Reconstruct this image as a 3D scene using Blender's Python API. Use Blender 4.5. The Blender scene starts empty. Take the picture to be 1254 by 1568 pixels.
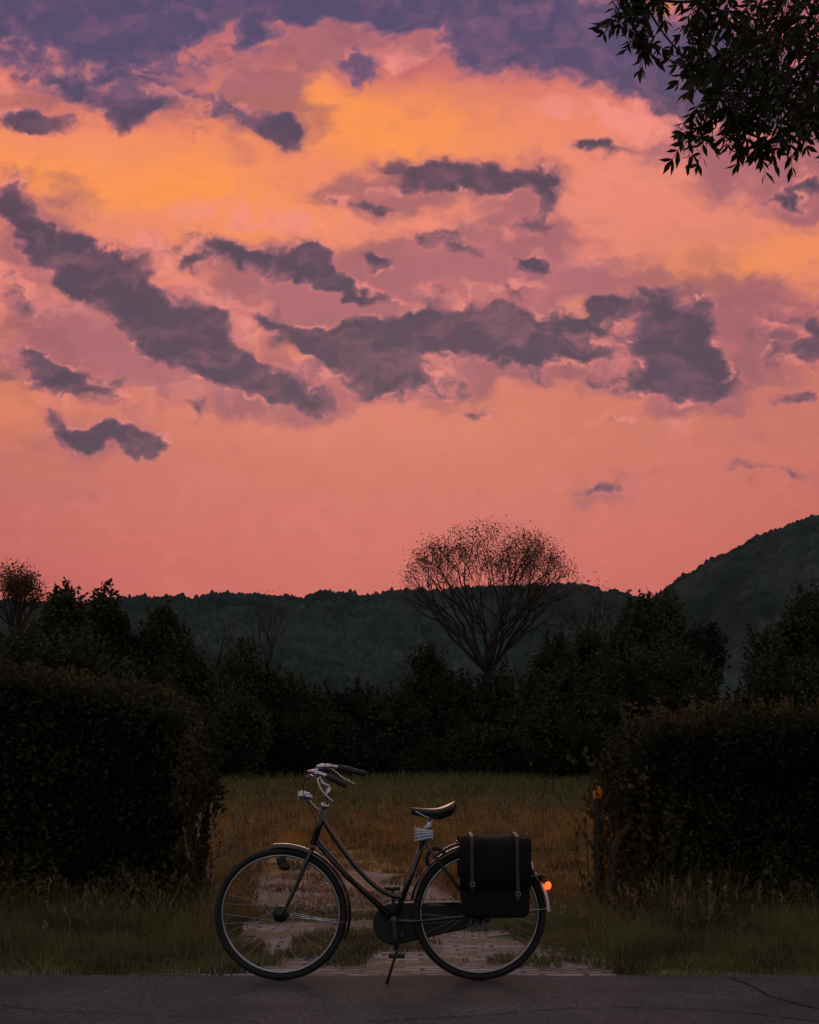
import bpy, math, random
import numpy as np
from mathutils import Matrix, Vector
random.seed(7); rng=np.random.default_rng(7)
F=2500.0; H=1.25; HY=1140.0; CX=627.0
scene=bpy.context.scene
# ------------------------------------------------ helpers
def s2l(c):
    o=[]
    for v in c:
        v=v/255.0
        o.append(v/12.92 if v<=0.04045 else ((v+0.055)/1.055)**2.4)
    return (o[0],o[1],o[2],1.0)
def W(px,py,D):
    return np.array([(px-CX)/F*D, D, H+(HY-py)/F*D])
_tab=np.random.default_rng(99).random((256,256))
def vn(x,y,s=0):
    x=np.asarray(x,float)+s*17.3; y=np.asarray(y,float)+s*31.7
    ix=np.floor(x).astype(int); iy=np.floor(y).astype(int)
    fx=x-ix; fy=y-iy; fx=fx*fx*(3-2*fx); fy=fy*fy*(3-2*fy)
    a=_tab[ix%256,iy%256]; b=_tab[(ix+1)%256,iy%256]; c=_tab[ix%256,(iy+1)%256]; d=_tab[(ix+1)%256,(iy+1)%256]
    return (a*(1-fx)+b*fx)*(1-fy)+(c*(1-fx)+d*fx)*fy
def fbm(x,y,o=4,s=0):
    t=0;a=.5;n=0
    for i in range(o):
        t=t+a*vn(np.asarray(x)*2**i,np.asarray(y)*2**i,s+i); n+=a; a*=.5
    return t/n
def rfbm(x,y,o=5,s=0,g=.5):
    t=0;a=1.;n=0; ca,sa=math.cos(.63),math.sin(.63)
    for i in range(o):
        t=t+a*vn(x,y,s+i); n+=a; a*=g; x,y=(x*ca-y*sa)*2.03,(x*sa+y*ca)*2.03
    return t/n
def nrm(v):
    return v/np.maximum(np.linalg.norm(v,axis=-1,keepdims=True),1e-9)
def link(ob,mat=None,parent=None,smooth=False):
    scene.collection.objects.link(ob)
    if mat: ob.data.materials.append(mat)
    if parent:
        ob.parent=parent; ob.matrix_parent_inverse=Matrix.Translation(-Vector(parent.location))
    if smooth: ob.data.polygons.foreach_set('use_smooth',[True]*len(ob.data.polygons))
    return ob
def empty(name,loc=(0,0,0)):
    e=bpy.data.objects.new(name,None); e.location=loc; scene.collection.objects.link(e); e.empty_display_size=.2; return e
def mesh_np(name,verts,faces,mat,parent=None,smooth=False):
    verts=np.asarray(verts,np.float32).reshape(-1,3); faces=np.asarray(faces,np.int32); k=faces.shape[1]
    m=bpy.data.meshes.new(name)
    m.vertices.add(len(verts)); m.vertices.foreach_set('co',verts.ravel())
    m.loops.add(faces.size); m.loops.foreach_set('vertex_index',faces.ravel())
    m.polygons.add(len(faces)); m.polygons.foreach_set('loop_start',np.arange(0,faces.size,k,dtype=np.int32))
    m.update(calc_edges=True); m.validate()
    return link(bpy.data.objects.new(name,m),mat,parent,smooth)
class M:
    def __init__(s): s.v=[];s.f=[]
    def add(s,v,f):
        o=len(s.v); s.v+= [tuple(map(float,p)) for p in v]; s.f+=[tuple(int(i)+o for i in q) for q in f]; return s
    def obj(s,name,mat,parent=None,smooth=True,bevel=0):
        m=bpy.data.meshes.new(name); m.from_pydata(s.v,[],s.f); m.update()
        ob=link(bpy.data.objects.new(name,m),mat,parent,smooth)
        if bevel:
            b=ob.modifiers.new('b','BEVEL'); b.width=bevel; b.segments=3; b.limit_method='ANGLE'
        return ob
def catmull(P,n=8):
    P=[np.array(p,float) for p in P]; Q=[2*P[0]-P[1]]+P+[2*P[-1]-P[-2]]; out=[]
    for i in range(1,len(Q)-2):
        a,b,c,d=Q[i-1:i+3]
        for j in range(n):
            t=j/n
            out.append(.5*((2*b)+(-a+c)*t+(2*a-5*b+4*c-d)*t*t+(-a+3*b-3*c+d)*t**3))
    out.append(P[-1]); return np.array(out)
def tube(m,P,r,n=10,closed=False,caps=True):
    P=np.array(P,float); N=len(P); r=np.ones(N)*r if np.isscalar(r) else np.array(r)
    T=nrm(np.roll(P,-1,0)-np.roll(P,1,0)) if closed else nrm(np.gradient(P,axis=0))
    u=np.cross(T[0],[0,0,1.]); 
    if np.linalg.norm(u)<.2: u=np.cross(T[0],[0,1.,0])
    u=nrm(u); vs=[]
    for i in range(N):
        u=nrm(u-T[i]*np.dot(u,T[i])); w=np.cross(T[i],u)
        for j in range(n):
            a=2*math.pi*j/n; vs.append(P[i]+r[i]*(math.cos(a)*u+math.sin(a)*w))
    fs=[]
    for i in range(N if closed else N-1):
        k=(i+1)%N
        for j in range(n): fs.append((i*n+j,i*n+(j+1)%n,k*n+(j+1)%n,k*n+j))
    if not closed and caps: fs.append(tuple(range(n-1,-1,-1))); fs.append(tuple((N-1)*n+j for j in range(n)))
    m.add(vs,fs)
def box(m,c,d,rot=0):
    c=np.array(c); x,y,z=[q/2 for q in d]; ca,sa=math.cos(rot),math.sin(rot)
    v=[]
    for sx in(-1,1):
        for sy in(-1,1):
            for sz in(-1,1):
                a,b=sx*x,sz*z; v.append(c+[a*ca-b*sa,sy*y,a*sa+b*ca])
    m.add(v,[(0,1,3,2),(4,6,7,5),(0,4,5,1),(2,3,7,6),(0,2,6,4),(1,5,7,3)])
def ellipsoid(m,c,r,nu=14,nv=9):
    v=[];f=[]
    for i in range(nv+1):
        th=math.pi*i/nv
        for j in range(nu):
            ph=2*math.pi*j/nu
            v.append((c[0]+r[0]*math.sin(th)*math.cos(ph),c[1]+r[1]*math.sin(th)*math.sin(ph),c[2]+r[2]*math.cos(th)))
    for i in range(nv):
        for j in range(nu): f.append((i*nu+j,(i+1)*nu+j,(i+1)*nu+(j+1)%nu,i*nu+(j+1)%nu))
    m.add(v,f)
# ------------------------------------------------ materials
def newmat(name):
    m=bpy.data.materials.new(name); m.use_nodes=True; nt=m.node_tree; nt.nodes.clear(); return m,nt
def nd(nt,t,**k):
    n=nt.nodes.new(t)
    for a,b in k.items(): setattr(n,a,b)
    return n
def mixc(nt,fac,a,b):
    n=nd(nt,'ShaderNodeMix',data_type='RGBA')
    for s,v in ((0,fac),(6,a),(7,b)):
        if hasattr(v,'default_value') and not isinstance(v,(tuple,float,int)): nt.links.new(v,n.inputs[s])
        else: n.inputs[s].default_value=v
    return n.outputs[2]
def simple(name,c1,c2=None,scale=20,rough=.5,metal=0,spec=.5,bump=0,emis=None,es=0,coat=0):
    m,nt=newmat(name); o=nd(nt,'ShaderNodeOutputMaterial'); p=nd(nt,'ShaderNodeBsdfPrincipled')
    nt.links.new(p.outputs[0],o.inputs[0]); c2=c2 or tuple(x*.7 for x in c1)
    tc=nd(nt,'ShaderNodeTexCoord'); nz=nd(nt,'ShaderNodeTexNoise'); nz.inputs['Scale'].default_value=scale; nz.inputs['Detail'].default_value=6
    nt.links.new(tc.outputs['Object'],nz.inputs['Vector'])
    mr=nd(nt,'ShaderNodeMapRange'); nt.links.new(nz.outputs[0],mr.inputs[0]); mr.inputs[1].default_value=.35; mr.inputs[2].default_value=.65
    nt.links.new(mixc(nt,mr.outputs[0],(*c1[:3],1),(*c2[:3],1)),p.inputs['Base Color'])
    p.inputs['Roughness'].default_value=rough; p.inputs['Metallic'].default_value=metal; p.inputs['Specular IOR Level'].default_value=spec
    p.inputs['Coat Weight'].default_value=coat
    if bump:
        b=nd(nt,'ShaderNodeBump'); b.inputs['Strength'].default_value=bump; b.inputs['Distance'].default_value=.02
        nt.links.new(nz.outputs[0],b.inputs['Height']); nt.links.new(b.outputs[0],p.inputs['Normal'])
    if emis: p.inputs['Emission Color'].default_value=(*emis,1); p.inputs['Emission Strength'].default_value=es
    return m
def leafmat(name,c1,c2,trans=.3,tc_=None,scale=1.5):
    m,nt=newmat(name); o=nd(nt,'ShaderNodeOutputMaterial'); p=nd(nt,'ShaderNodeBsdfPrincipled'); t=nd(nt,'ShaderNodeBsdfTranslucent'); mx=nd(nt,'ShaderNodeMixShader')
    g=nd(nt,'ShaderNodeNewGeometry'); tc=nd(nt,'ShaderNodeTexCoord'); nz=nd(nt,'ShaderNodeTexNoise'); nz.inputs['Scale'].default_value=scale
    nt.links.new(tc.outputs['Object'],nz.inputs['Vector'])
    c=mixc(nt,g.outputs['Random Per Island'],(*c1,1),(*c2,1))
    mr=nd(nt,'ShaderNodeMapRange'); nt.links.new(nz.outputs[0],mr.inputs[0]); mr.inputs[1].default_value=.4; mr.inputs[2].default_value=.65
    d=mixc(nt,mr.outputs[0],c,(c1[0]*.5,c1[1]*.5,c1[2]*.5,1))
    nt.links.new(d,p.inputs['Base Color']); p.inputs['Roughness'].default_value=.6; p.inputs['Specular IOR Level'].default_value=.25
    if tc_: t.inputs[0].default_value=(*tc_,1)
    else: nt.links.new(d,t.inputs[0])
    mx.inputs[0].default_value=trans; nt.links.new(p.outputs[0],mx.inputs[1]); nt.links.new(t.outputs[0],mx.inputs[2]); nt.links.new(mx.outputs[0],o.inputs[0])
    return m
def grassmat(name,blade=False):
    m,nt=newmat(name); o=nd(nt,'ShaderNodeOutputMaterial'); p=nd(nt,'ShaderNodeBsdfPrincipled')
    tc=nd(nt,'ShaderNodeTexCoord'); sp=nd(nt,'ShaderNodeSeparateXYZ'); nt.links.new(tc.outputs['Object'],sp.inputs[0])
    mp=nd(nt,'ShaderNodeMapping'); mp.inputs['Scale'].default_value=(.12,.35,.1); nt.links.new(tc.outputs['Object'],mp.inputs[0])
    n1=nd(nt,'ShaderNodeTexNoise'); n1.inputs['Scale'].default_value=1.2; n1.inputs['Detail'].default_value=6; nt.links.new(mp.outputs[0],n1.inputs[0])
    n2=nd(nt,'ShaderNodeTexNoise'); n2.inputs['Scale'].default_value=2.2; n2.inputs['Detail'].default_value=8; nt.links.new(tc.outputs['Object'],n2.inputs[0])
    a=nd(nt,'ShaderNodeMapRange'); a.inputs[1].default_value=24; a.inputs[2].default_value=38; nt.links.new(sp.outputs[1],a.inputs[0])
    b=nd(nt,'ShaderNodeMapRange'); b.inputs[1].default_value=13.5; b.inputs[2].default_value=10.5; nt.links.new(sp.outputs[1],b.inputs[0])
    s=nd(nt,'ShaderNodeMath',operation='ADD'); nt.links.new(a.outputs[0],s.inputs[0]); nt.links.new(b.outputs[0],s.inputs[1])
    s2=nd(nt,'ShaderNodeMath',operation='MULTIPLY_ADD'); nt.links.new(n1.outputs[0],s2.inputs[0]); s2.inputs[1].default_value=3.0; s2.inputs[2].default_value=-1.45
    s3=nd(nt,'ShaderNodeMath',operation='ADD',use_clamp=True); nt.links.new(s.outputs[0],s3.inputs[0]); nt.links.new(s2.outputs[0],s3.inputs[1])
    c=mixc(nt,s3.outputs[0],(.40,.225,.07,1),(.155,.18,.07,1))
    mr=nd(nt,'ShaderNodeMapRange'); nt.links.new(n2.outputs[0],mr.inputs[0]); mr.inputs[1].default_value=.38; mr.inputs[2].default_value=.62
    c=mixc(nt,mr.outputs[0],c,(.07,.068,.032,1))
    if blade:
        g=nd(nt,'ShaderNodeNewGeometry'); q=nd(nt,'ShaderNodeMapRange'); q.inputs[1].default_value=.72; q.inputs[2].default_value=1; q.inputs[4].default_value=.6; nt.links.new(g.outputs['Random Per Island'],q.inputs[0])
        c=mixc(nt,q.outputs[0],c,(.38,.29,.15,1))
    nt.links.new(c,p.inputs['Base Color']); p.inputs['Roughness'].default_value=.9; p.inputs['Specular IOR Level'].default_value=.1
    if blade:
        t=nd(nt,'ShaderNodeBsdfTranslucent'); nt.links.new(c,t.inputs[0]); mx=nd(nt,'ShaderNodeMixShader'); mx.inputs[0].default_value=.4
        nt.links.new(p.outputs[0],mx.inputs[1]); nt.links.new(t.outputs[0],mx.inputs[2]); nt.links.new(mx.outputs[0],o.inputs[0])
    else:
        bu=nd(nt,'ShaderNodeBump'); bu.inputs['Strength'].default_value=.8; bu.inputs['Distance'].default_value=.06; nt.links.new(n2.outputs[0],bu.inputs['Height']); nt.links.new(bu.outputs[0],p.inputs['Normal'])
        nt.links.new(p.outputs[0],o.inputs[0])
    return m
# ------------------------------------------------ camera
cam=bpy.data.cameras.new('camera'); co=bpy.data.objects.new('camera',cam); scene.collection.objects.link(co)
co.location=(0,0,H); co.rotation_euler=(math.radians(90),0,0)
cam.sensor_width=36; cam.lens=F/1568*36; cam.shift_y=(HY-784)/1568; cam.clip_end=12000; cam.clip_start=.1
scene.camera=co
scene.view_settings.view_transform='Standard'; scene.view_settings.look='None'; scene.view_settings.exposure=0
# ------------------------------------------------ sky: procedural cloud map (azimuth/elevation), computed here
ST=[(0,(180,88,86)),(5.5,(198,100,98)),(8.5,(205,112,102)),(11.1,(209,120,101)),(13.5,(217,124,104)),(16.5,(230,133,110)),(18.6,(236,137,106)),(20.6,(236,135,98)),(22.4,(208,112,110)),(24.5,(150,94,120)),(33,(118,104,142)),(60,(148,141,164)),(90,(160,154,180))]
def smo(x,a,b):
    t=np.clip((x-a)/(b-a),0,1); return t*t*(3-2*t)
AZ=18.0;E0=-1.0;E1=30.0; NX=1300; NY=1120
azg,elg=np.meshgrid(np.linspace(-AZ,AZ,NX),np.linspace(E0,E1,NY))
ar=np.radians(azg); er=np.radians(elg); PX=CX+F*np.tan(ar); PY=HY-F*np.tan(er)/np.cos(ar)
C=np.stack([np.interp(elg,[s[0] for s in ST],[s2l(s[1])[k] for s in ST]) for k in range(3)],-1)
wx=rfbm(PX/120,PY/90,5,1)-.5; wy=rfbm(PX/120,PY/90,5,21)-.5; fx=rfbm(PX/30,PY/24,4,41)-.5; fy=rfbm(PX/30,PY/24,4,61)-.5
X1=PX+wx*55+fx*38; Y1=PY+wy*40+fy*32
def nn(x,k=2.6): return np.clip((x-.5)*k+.5,0,1)
def blobs(lst,X=X1,Y=Y1,lo=.1,hi=1.9):
    S=np.zeros_like(X)
    for (cx,cy,rx,ry,rot,amp) in lst:
        a=math.radians(rot); dx=X-cx; dy=Y-cy
        u=(dx*math.cos(a)+dy*math.sin(a))/rx; v=(-dx*math.sin(a)+dy*math.cos(a))/ry
        S+=amp*(1-smo(np.sqrt(u*u+v*v),lo,hi))
    return S
def mix(Cc,f,c): 
    f=np.clip(f,0,1)[...,None]; return Cc*(1-f)+np.array(s2l(c)[:3])*f
X2=PX+wx*150; Y2=PY+wy*90+fy*10
soft=nn(rfbm(PX/220+wx,PY/70+wy*2,6,81,.58),2.2)
C=mix(C,blobs([(230,285,260,70,10,.95),(600,180,240,60,8,1.0),(420,330,160,50,0,.35),(90,250,160,50,0,.3),(1180,392,190,40,-8,1.),(868,466,62,16,5,.9),(1012,20,40,30,0,1.2),(470,140,80,40,0,.4),(20,610,80,50,0,.3),(940,440,200,22,-6,.5),(300,400,60,20,0,.3),(340,470,60,40,0,.3),(480,590,60,14,0,.5)],X2,Y2,.1,1.75)*(.55+.6*soft),(252,150,80))
C=mix(C,blobs([(990,200,170,60,10,.6),(960,300,230,80,0,.5),(700,340,200,60,0,.4),(250,620,200,40,0,.3),(620,650,300,50,0,.2),(100,210,120,40,10,.4)],X2,Y2)*(.3+1.1*soft),(236,138,124))
C=mix(C,blobs([(1100,520,220,150,0,.5),(1130,650,200,80,0,.3),(60,720,200,80,0,.3),(1180,240,120,60,0,.5)],X2,Y2)*(.3+.9*soft),(186,108,108))
nP=nn(rfbm(X1/58,Y1/40,6,101,.55))
lit=blobs([(640,62,70,34,-10,1.),(495,66,70,36,0,.9),(300,95,140,40,8,.85),(240,120,60,20,0,.5),(960,178,150,22,14,.8),(110,150,120,22,15,.5),(420,35,70,20,0,.5),(330,12,60,16,0,.3),
 (180,520,110,26,28,1.),(300,455,80,38,35,.95),(345,500,40,26,0,.9),(740,425,170,60,0,.9),(480,470,140,46,0,.9),(955,540,44,30,0,1.),(658,555,40,26,0,1.2),(200,560,70,30,20,.9),(560,590,150,30,0,.5),(840,430,120,36,0,.6),(60,450,90,50,20,.8),(40,540,70,24,0,.7),(500,580,60,18,15,1.),(330,600,120,20,10,.6),(1060,640,120,20,0,.3),(1000,470,50,30,0,.6),(700,560,80,30,0,.6),(1210,270,60,40,0,.6),(400,340,140,30,5,.4),(150,380,120,24,10,.5)])
C=mix(C,smo(lit*1.2-(1-nP)*.85,-.15,.7)*.85,(244,144,134))
nV=nn(rfbm(X1/74,Y1/42,6,131,.58))
veil=blobs([(1170,500,160,110,0,.6),(1130,260,170,60,0,.6),(540,300,130,26,5,.5),(1120,728,230,14,0,.5),(900,765,60,18,0,.45),(720,620,90,34,0,.5),(650,470,280,90,0,.8),(760,390,160,60,0,.75),(380,420,170,50,10,.75),(250,560,220,56,10,.8),(450,610,130,34,0,.8),(830,560,110,38,0,.85),(1080,560,80,66,0,.7),(60,340,80,66,0,.8),(120,480,160,66,20,.85),(1225,300,60,50,0,.8),(830,330,60,80,0,.75),(420,190,70,60,50,.6),(690,270,150,44,0,.6),(1180,200,150,80,0,.8),(950,330,60,14,0,.3),(300,130,200,50,5,.8),(500,50,160,60,0,.8),(640,30,120,30,0,.8),(60,160,140,44,0,.8),(30,560,80,60,0,.6),(1160,440,60,20,0,.4),(300,30,240,50,0,1.),(150,660,120,36,0,.6),(1020,530,140,90,0,.6)])
C=mix(C,smo(veil*1.25-(1-nV)*.8,-.1,.95)*.78,(146,90,106))
# dark cloud bodies
def cn(dy): return nn(.72*rfbm(X1/44,(Y1+dy)/30,7,161,.6)+.28*rfbm(PX/130,(PY+dy)/80,3,171),2.9)
nD=cn(0)
dark=blobs([
 (60,15,260,62,3,1.2),(330,-14,240,44,0,1.2),(190,66,120,38,15,.95),(500,-10,160,34,0,1.15),(760,12,200,52,6,1.35),(900,62,180,54,16,1.3),(1060,118,120,52,15,1.1),(1220,120,220,90,10,1.1),(545,98,36,36,40,1.05),(300,150,130,20,18,.8),(140,140,130,24,20,1.),(200,172,26,26,40,.9),(60,180,70,18,10,.8),(720,80,60,30,20,.8),(390,60,40,20,0,.6),(1150,210,120,30,0,.6),
 (432,200,30,18,45,1.),(385,170,40,14,30,.7),(40,183,30,14,0,.8),(690,276,108,22,1,1.5),(640,248,44,20,0,.85),(770,262,60,14,-5,.85),(530,310,70,8,6,.9),(840,300,18,60,0,.9),(800,340,30,22,0,.8),(912,217,48,9,8,1.2),(590,320,26,18,60,.7),
 (32,310,24,48,-10,1.3),(62,368,54,26,35,1.1),(20,430,36,18,10,1.2),(100,400,60,22,25,1.1),(160,425,84,32,25,1.3),(235,480,94,36,28,1.45),(320,500,28,26,60,1.3),(290,550,88,32,20,1.35),(105,585,86,32,8,1.5),(60,545,44,18,30,.9),(395,585,88,26,15,1.3),(450,612,64,15,15,1.),(360,560,64,22,20,.9),(30,470,50,16,20,.8),
 (330,376,68,15,8,1.15),(280,398,64,15,10,.9),(462,395,34,26,15,1.5),(420,415,60,13,15,1.),(500,425,50,13,20,1.1),(592,408,26,16,25,1.3),(560,445,50,12,20,.8),(400,470,30,20,0,.7),(440,500,60,12,10,.7),
 (640,505,124,26,-5,1.6),(560,520,88,24,0,1.1),(740,478,42,19,10,1.1),(590,575,76,35,0,1.65),(520,540,64,26,10,1.),(815,515,90,34,5,1.15),(760,540,64,22,0,1.),(870,545,54,18,0,.9),(822,400,30,17,0,1.2),(790,440,48,17,0,.95),(700,385,60,16,0,.85),(620,450,50,14,0,.7),(660,360,60,12,0,.65),(700,440,40,16,0,.7),
 (1040,478,44,42,-15,1.6),(1020,530,70,30,0,1.35),(1000,588,88,22,0,1.5),(1060,580,42,30,0,1.1),(940,468,36,16,5,1.3),(890,490,46,17,0,1.),(1085,545,28,32,0,.9),(1000,450,22,14,0,.8),(1185,490,46,42,0,.85),(1210,545,36,24,0,.75),(1240,612,40,9,0,1.),(1205,300,50,16,0,1.1),(1240,270,40,14,0,.9),
 (170,672,78,18,6,1.6),(225,685,30,12,0,.9),(100,648,42,12,20,.9),(735,638,36,10,0,.95),(700,600,34,12,0,.85),(965,645,22,8,0,.9),(1140,721,130,8,1,.7),(915,750,40,10,0,.75),(1248,520,20,40,0,1.4),(300,625,20,12,60,.8),(830,578,20,8,30,.8)],lo=.0,hi=2.0)
dd=np.minimum(dark,1.6)
D=dd*.92-(1-nD)*.72
Dl=dd*.92-(1-cn(18))*.72
al_=smo(D,-.24,.66)*.97
n3=nn(rfbm(X1/40,Y1/26,6,191,.58),2.2)
tone=np.clip(smo(D,-.08,.98)*.98+.75*(n3-.5)*(1-.4*smo(D,.3,.9))-.35*np.clip(Dl-D,0,.4),0,1)[...,None]
hi_=smo(elg,19.5,22.5)[...,None]
c0=np.array(s2l((200,112,114))[:3]); c1=np.array(s2l((138,90,106))[:3])*(1-hi_)+np.array(s2l((132,92,120))[:3])*hi_
c2=np.array(s2l((84,68,86))[:3])*(1-hi_)+np.array(s2l((82,74,108))[:3])*hi_
body=np.where(tone<.42,c0+(c1-c0)*tone/.42,c1+(c2-c1)*(tone-.42)/.58)
rim=smo(Dl-D,.03,.3)*smo(D,-.2,.1)*(1-smo(D,.25,.65))*smo(dark,.4,.9)*(1-.6*hi_[...,0])
C=C*(1-al_[...,None])+body*al_[...,None]
C=mix(C,rim*.6,(244,144,130))
C*=(.965+.07*rfbm(PX/26,PY/14,3,231))[...,None]*(1-.10*smo(np.abs(PX-640),300,760)*smo(PY,350,900))[...,None]
img=bpy.data.images.new('procedural_cloud_map',NX,NY,float_buffer=True,alpha=False)
px_=np.ones((NY,NX,4),np.float32); px_[...,:3]=C; img.pixels.foreach_set(px_.ravel()); img.update(); img.pack()
wd=bpy.data.worlds.new('sky'); scene.world=wd; wd.use_nodes=True; nt=wd.node_tree; nt.nodes.clear()
L=nt.links.new
def mth(op,a,b=None,c=None,clamp=False):
    n=nd(nt,'ShaderNodeMath',operation=op,use_clamp=clamp)
    for i,v in enumerate((a,b,c)):
        if v is None: continue
        if isinstance(v,(int,float)): n.inputs[i].default_value=v
        else: L(v,n.inputs[i])
    return n.outputs[0]
def smr(v,a,b,c=0.,d=1.,smooth=True):
    n=nd(nt,'ShaderNodeMapRange'); n.interpolation_type='SMOOTHSTEP' if smooth else 'LINEAR'
    L(v,n.inputs[0])
    for i,x in zip((1,2,3,4),(a,b,c,d)): n.inputs[i].default_value=x
    return n.outputs[0]
tc=nd(nt,'ShaderNodeTexCoord'); sp=nd(nt,'ShaderNodeSeparateXYZ'); L(tc.outputs['Generated'],sp.inputs[0])
az=mth('MULTIPLY',mth('ARCTAN2',sp.outputs[0],sp.outputs[1]),57.2958)
el=mth('MULTIPLY',mth('ARCSINE',sp.outputs[2]),57.2958)
cb=nd(nt,'ShaderNodeCombineXYZ'); L(mth('MULTIPLY_ADD',az,1/(2*AZ),.5),cb.inputs[0]); L(mth('MULTIPLY_ADD',el,1/(E1-E0),-E0/(E1-E0)),cb.inputs[1])
im=nd(nt,'ShaderNodeTexImage'); im.image=img; im.extension='EXTEND'; im.interpolation='Cubic'; L(cb.outputs[0],im.inputs[0])
ramp=nd(nt,'ShaderNodeValToRGB'); L(mth('DIVIDE',el,90,clamp=True),ramp.inputs[0])
cr=ramp.color_ramp
while len(cr.elements)<len(ST): cr.elements.new(.5)
for e,(p,c) in zip(cr.elements,ST): e.position=p/90; e.color=s2l(c)
inw=mth('MULTIPLY',smr(mth('ABSOLUTE',az),17.8,16),smr(el,29.5,26))
col=mixc(nt,inw,ramp.outputs[0],im.outputs[0])
col=mixc(nt,smr(sp.outputs[1],.6,-.35),col,s2l((146,141,140)))
col=mixc(nt,smr(el,0,-8),col,(.02,.02,.02,1))
bg=nd(nt,'ShaderNodeBackground'); L(col,bg.inputs[0]); bg.inputs[1].default_value=.98
sk=nd(nt,'ShaderNodeTexSky'); sk.sky_type='NISHITA'; sk.sun_disc=False; sk.sun_elevation=math.radians(8); sk.sun_rotation=0
bg2=nd(nt,'ShaderNodeBackground'); L(sk.outputs[0],bg2.inputs[0]); bg2.inputs[1].default_value=.0012
ad=nd(nt,'ShaderNodeAddShader'); L(bg.outputs[0],ad.inputs[0]); L(bg2.outputs[0],ad.inputs[1]); wo=nd(nt,'ShaderNodeOutputWorld'); L(ad.outputs[0],wo.inputs[0])
wd.cycles.sampling_method='MANUAL'; wd.cycles.sample_map_resolution=512
sl=bpy.data.lights.new('sun','SUN'); sl.energy=.3; sl.angle=math.radians(14); sl.color=(1,.66,.42); so=bpy.data.objects.new('sun',sl); scene.collection.objects.link(so); so.rotation_euler=(-math.radians(82),0,0)
# ------------------------------------------------ ground, road, path
gm=grassmat('grass_ground'); bm_=grassmat('grass_blades',True)
xs=np.unique(np.concatenate([np.linspace(-4000,-40,12),np.linspace(-40,40,161),np.linspace(40,4000,12)]))
ys=np.unique(np.concatenate([np.linspace(-3000,-20,8),np.linspace(-20,70,181),np.linspace(70,7000,14)]))
X,Y=np.meshgrid(xs,ys); Z=np.where((Y>13)&(Y<62),(fbm(X*.5,Y*.5,3)-.5)*.12*np.clip((Y-13)/5,0,1),0)
Z=np.where((np.abs(X-np.interp(Y,[8,17,22],[-.1,-.8,-1.3]))<1.6)&(Y<22),0,Z)
n=len(xs); idx=np.arange(len(xs)*len(ys)).reshape(len(ys),n)
fc=np.stack([idx[:-1,:-1],idx[:-1,1:],idx[1:,1:],idx[1:,:-1]],-1).reshape(-1,4)
mesh_np('ground',np.stack([X,Y,Z],-1).reshape(-1,3),fc,gm,smooth=True)
m,nt2=newmat('asphalt'); o=nd(nt2,'ShaderNodeOutputMaterial'); p=nd(nt2,'ShaderNodeBsdfPrincipled'); t=nd(nt2,'ShaderNodeTexCoord')
a=nd(nt2,'ShaderNodeTexNoise'); a.inputs['Scale'].default_value=70; a.inputs['Detail'].default_value=5; a.inputs['Roughness'].default_value=.7; b=nd(nt2,'ShaderNodeTexNoise'); b.inputs['Scale'].default_value=1.6; b.inputs['Detail'].default_value=6
nt2.links.new(t.outputs['Object'],a.inputs[0]); nt2.links.new(t.outputs['Object'],b.inputs[0])
r1=nd(nt2,'ShaderNodeMapRange'); r1.inputs[1].default_value=.42; r1.inputs[2].default_value=.70; nt2.links.new(a.outputs[0],r1.inputs[0])
c=mixc(nt2,r1.outputs[0],(.042,.043,.044,1),(.22,.21,.21,1)); r2=nd(nt2,'ShaderNodeMapRange'); r2.inputs[1].default_value=.4; r2.inputs[2].default_value=.65; r2.inputs[4].default_value=.6; nt2.links.new(b.outputs[0],r2.inputs[0])
c=mixc(nt2,r2.outputs[0],c,(.040,.041,.042,1)); nt2.links.new(c,p.inputs['Base Color']); p.inputs['Roughness'].default_value=.85; p.inputs['Specular IOR Level'].default_value=.3
bu=nd(nt2,'ShaderNodeBump'); bu.inputs['Strength'].default_value=1; bu.inputs['Distance'].default_value=.012; nt2.links.new(a.outputs[0],bu.inputs['Height']); nt2.links.new(bu.outputs[0],p.inputs['Normal']); nt2.links.new(p.outputs[0],o.inputs[0])
asph=m
rx=np.linspace(-40,40,1601); re=8.80+(fbm(rx*3,rx*0,4,5)-.5)*.10
v=np.concatenate([np.stack([rx,rx*0+3.4,rx*0+.008],-1),np.stack([rx,re,rx*0+.008],-1)]); k=len(rx); i=np.arange(k-1)
road=mesh_np('road',v,np.stack([i,i+1,i+1+k,i+k],-1),asph)
crk=simple('crack_filler',(.010,.010,.010),rough=.9)
cm=M()
def strip(m,P,w,z):
    P=catmull([(x,y,z) for x,y in P],10); T=nrm(np.gradient(P,axis=0)); S=np.stack([-T[:,1],T[:,0],T[:,2]*0],-1)
    P=P+S*rng.normal(0,.004,(len(P),1)); ww=(w*(.5+.9*rng.random(len(P))))[:,None]
    n=len(P); m.add(np.concatenate([P-S*ww,P+S*ww]),[(i,i+1,i+1+n,i+n) for i in range(n-1)])
def gp(px,py): D=F*H/(py-HY); return ((px-CX)/F*D,D)
strip(cm,[gp(1118,1499),gp(1150,1513),gp(1180,1528),gp(1215,1538),gp(1270,1552)],.007,.012)
strip(cm,[gp(560,1567),gp(700,1560),gp(860,1548),gp(1000,1546),gp(1120,1552),gp(1260,1568)],.005,.012)
strip(cm,[gp(-30,1540),gp(90,1552),gp(200,1556),gp(360,1564),gp(420,1580)],.004,.012)
ob=cm.obj('cracks',crk,road,False)
def pxc(Y): return np.interp(Y,[8.8,9.5,17,22],[-.12,-.12,-.80,-1.3])
def phw(Y): return np.interp(Y,[8.8,9.2,9.8,17,22],[1.32,1.25,.95,.75,.4])
def pmask(x,y): return fbm(x*2.0,y*1.7,4,3)+.010*(y-9)
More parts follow.
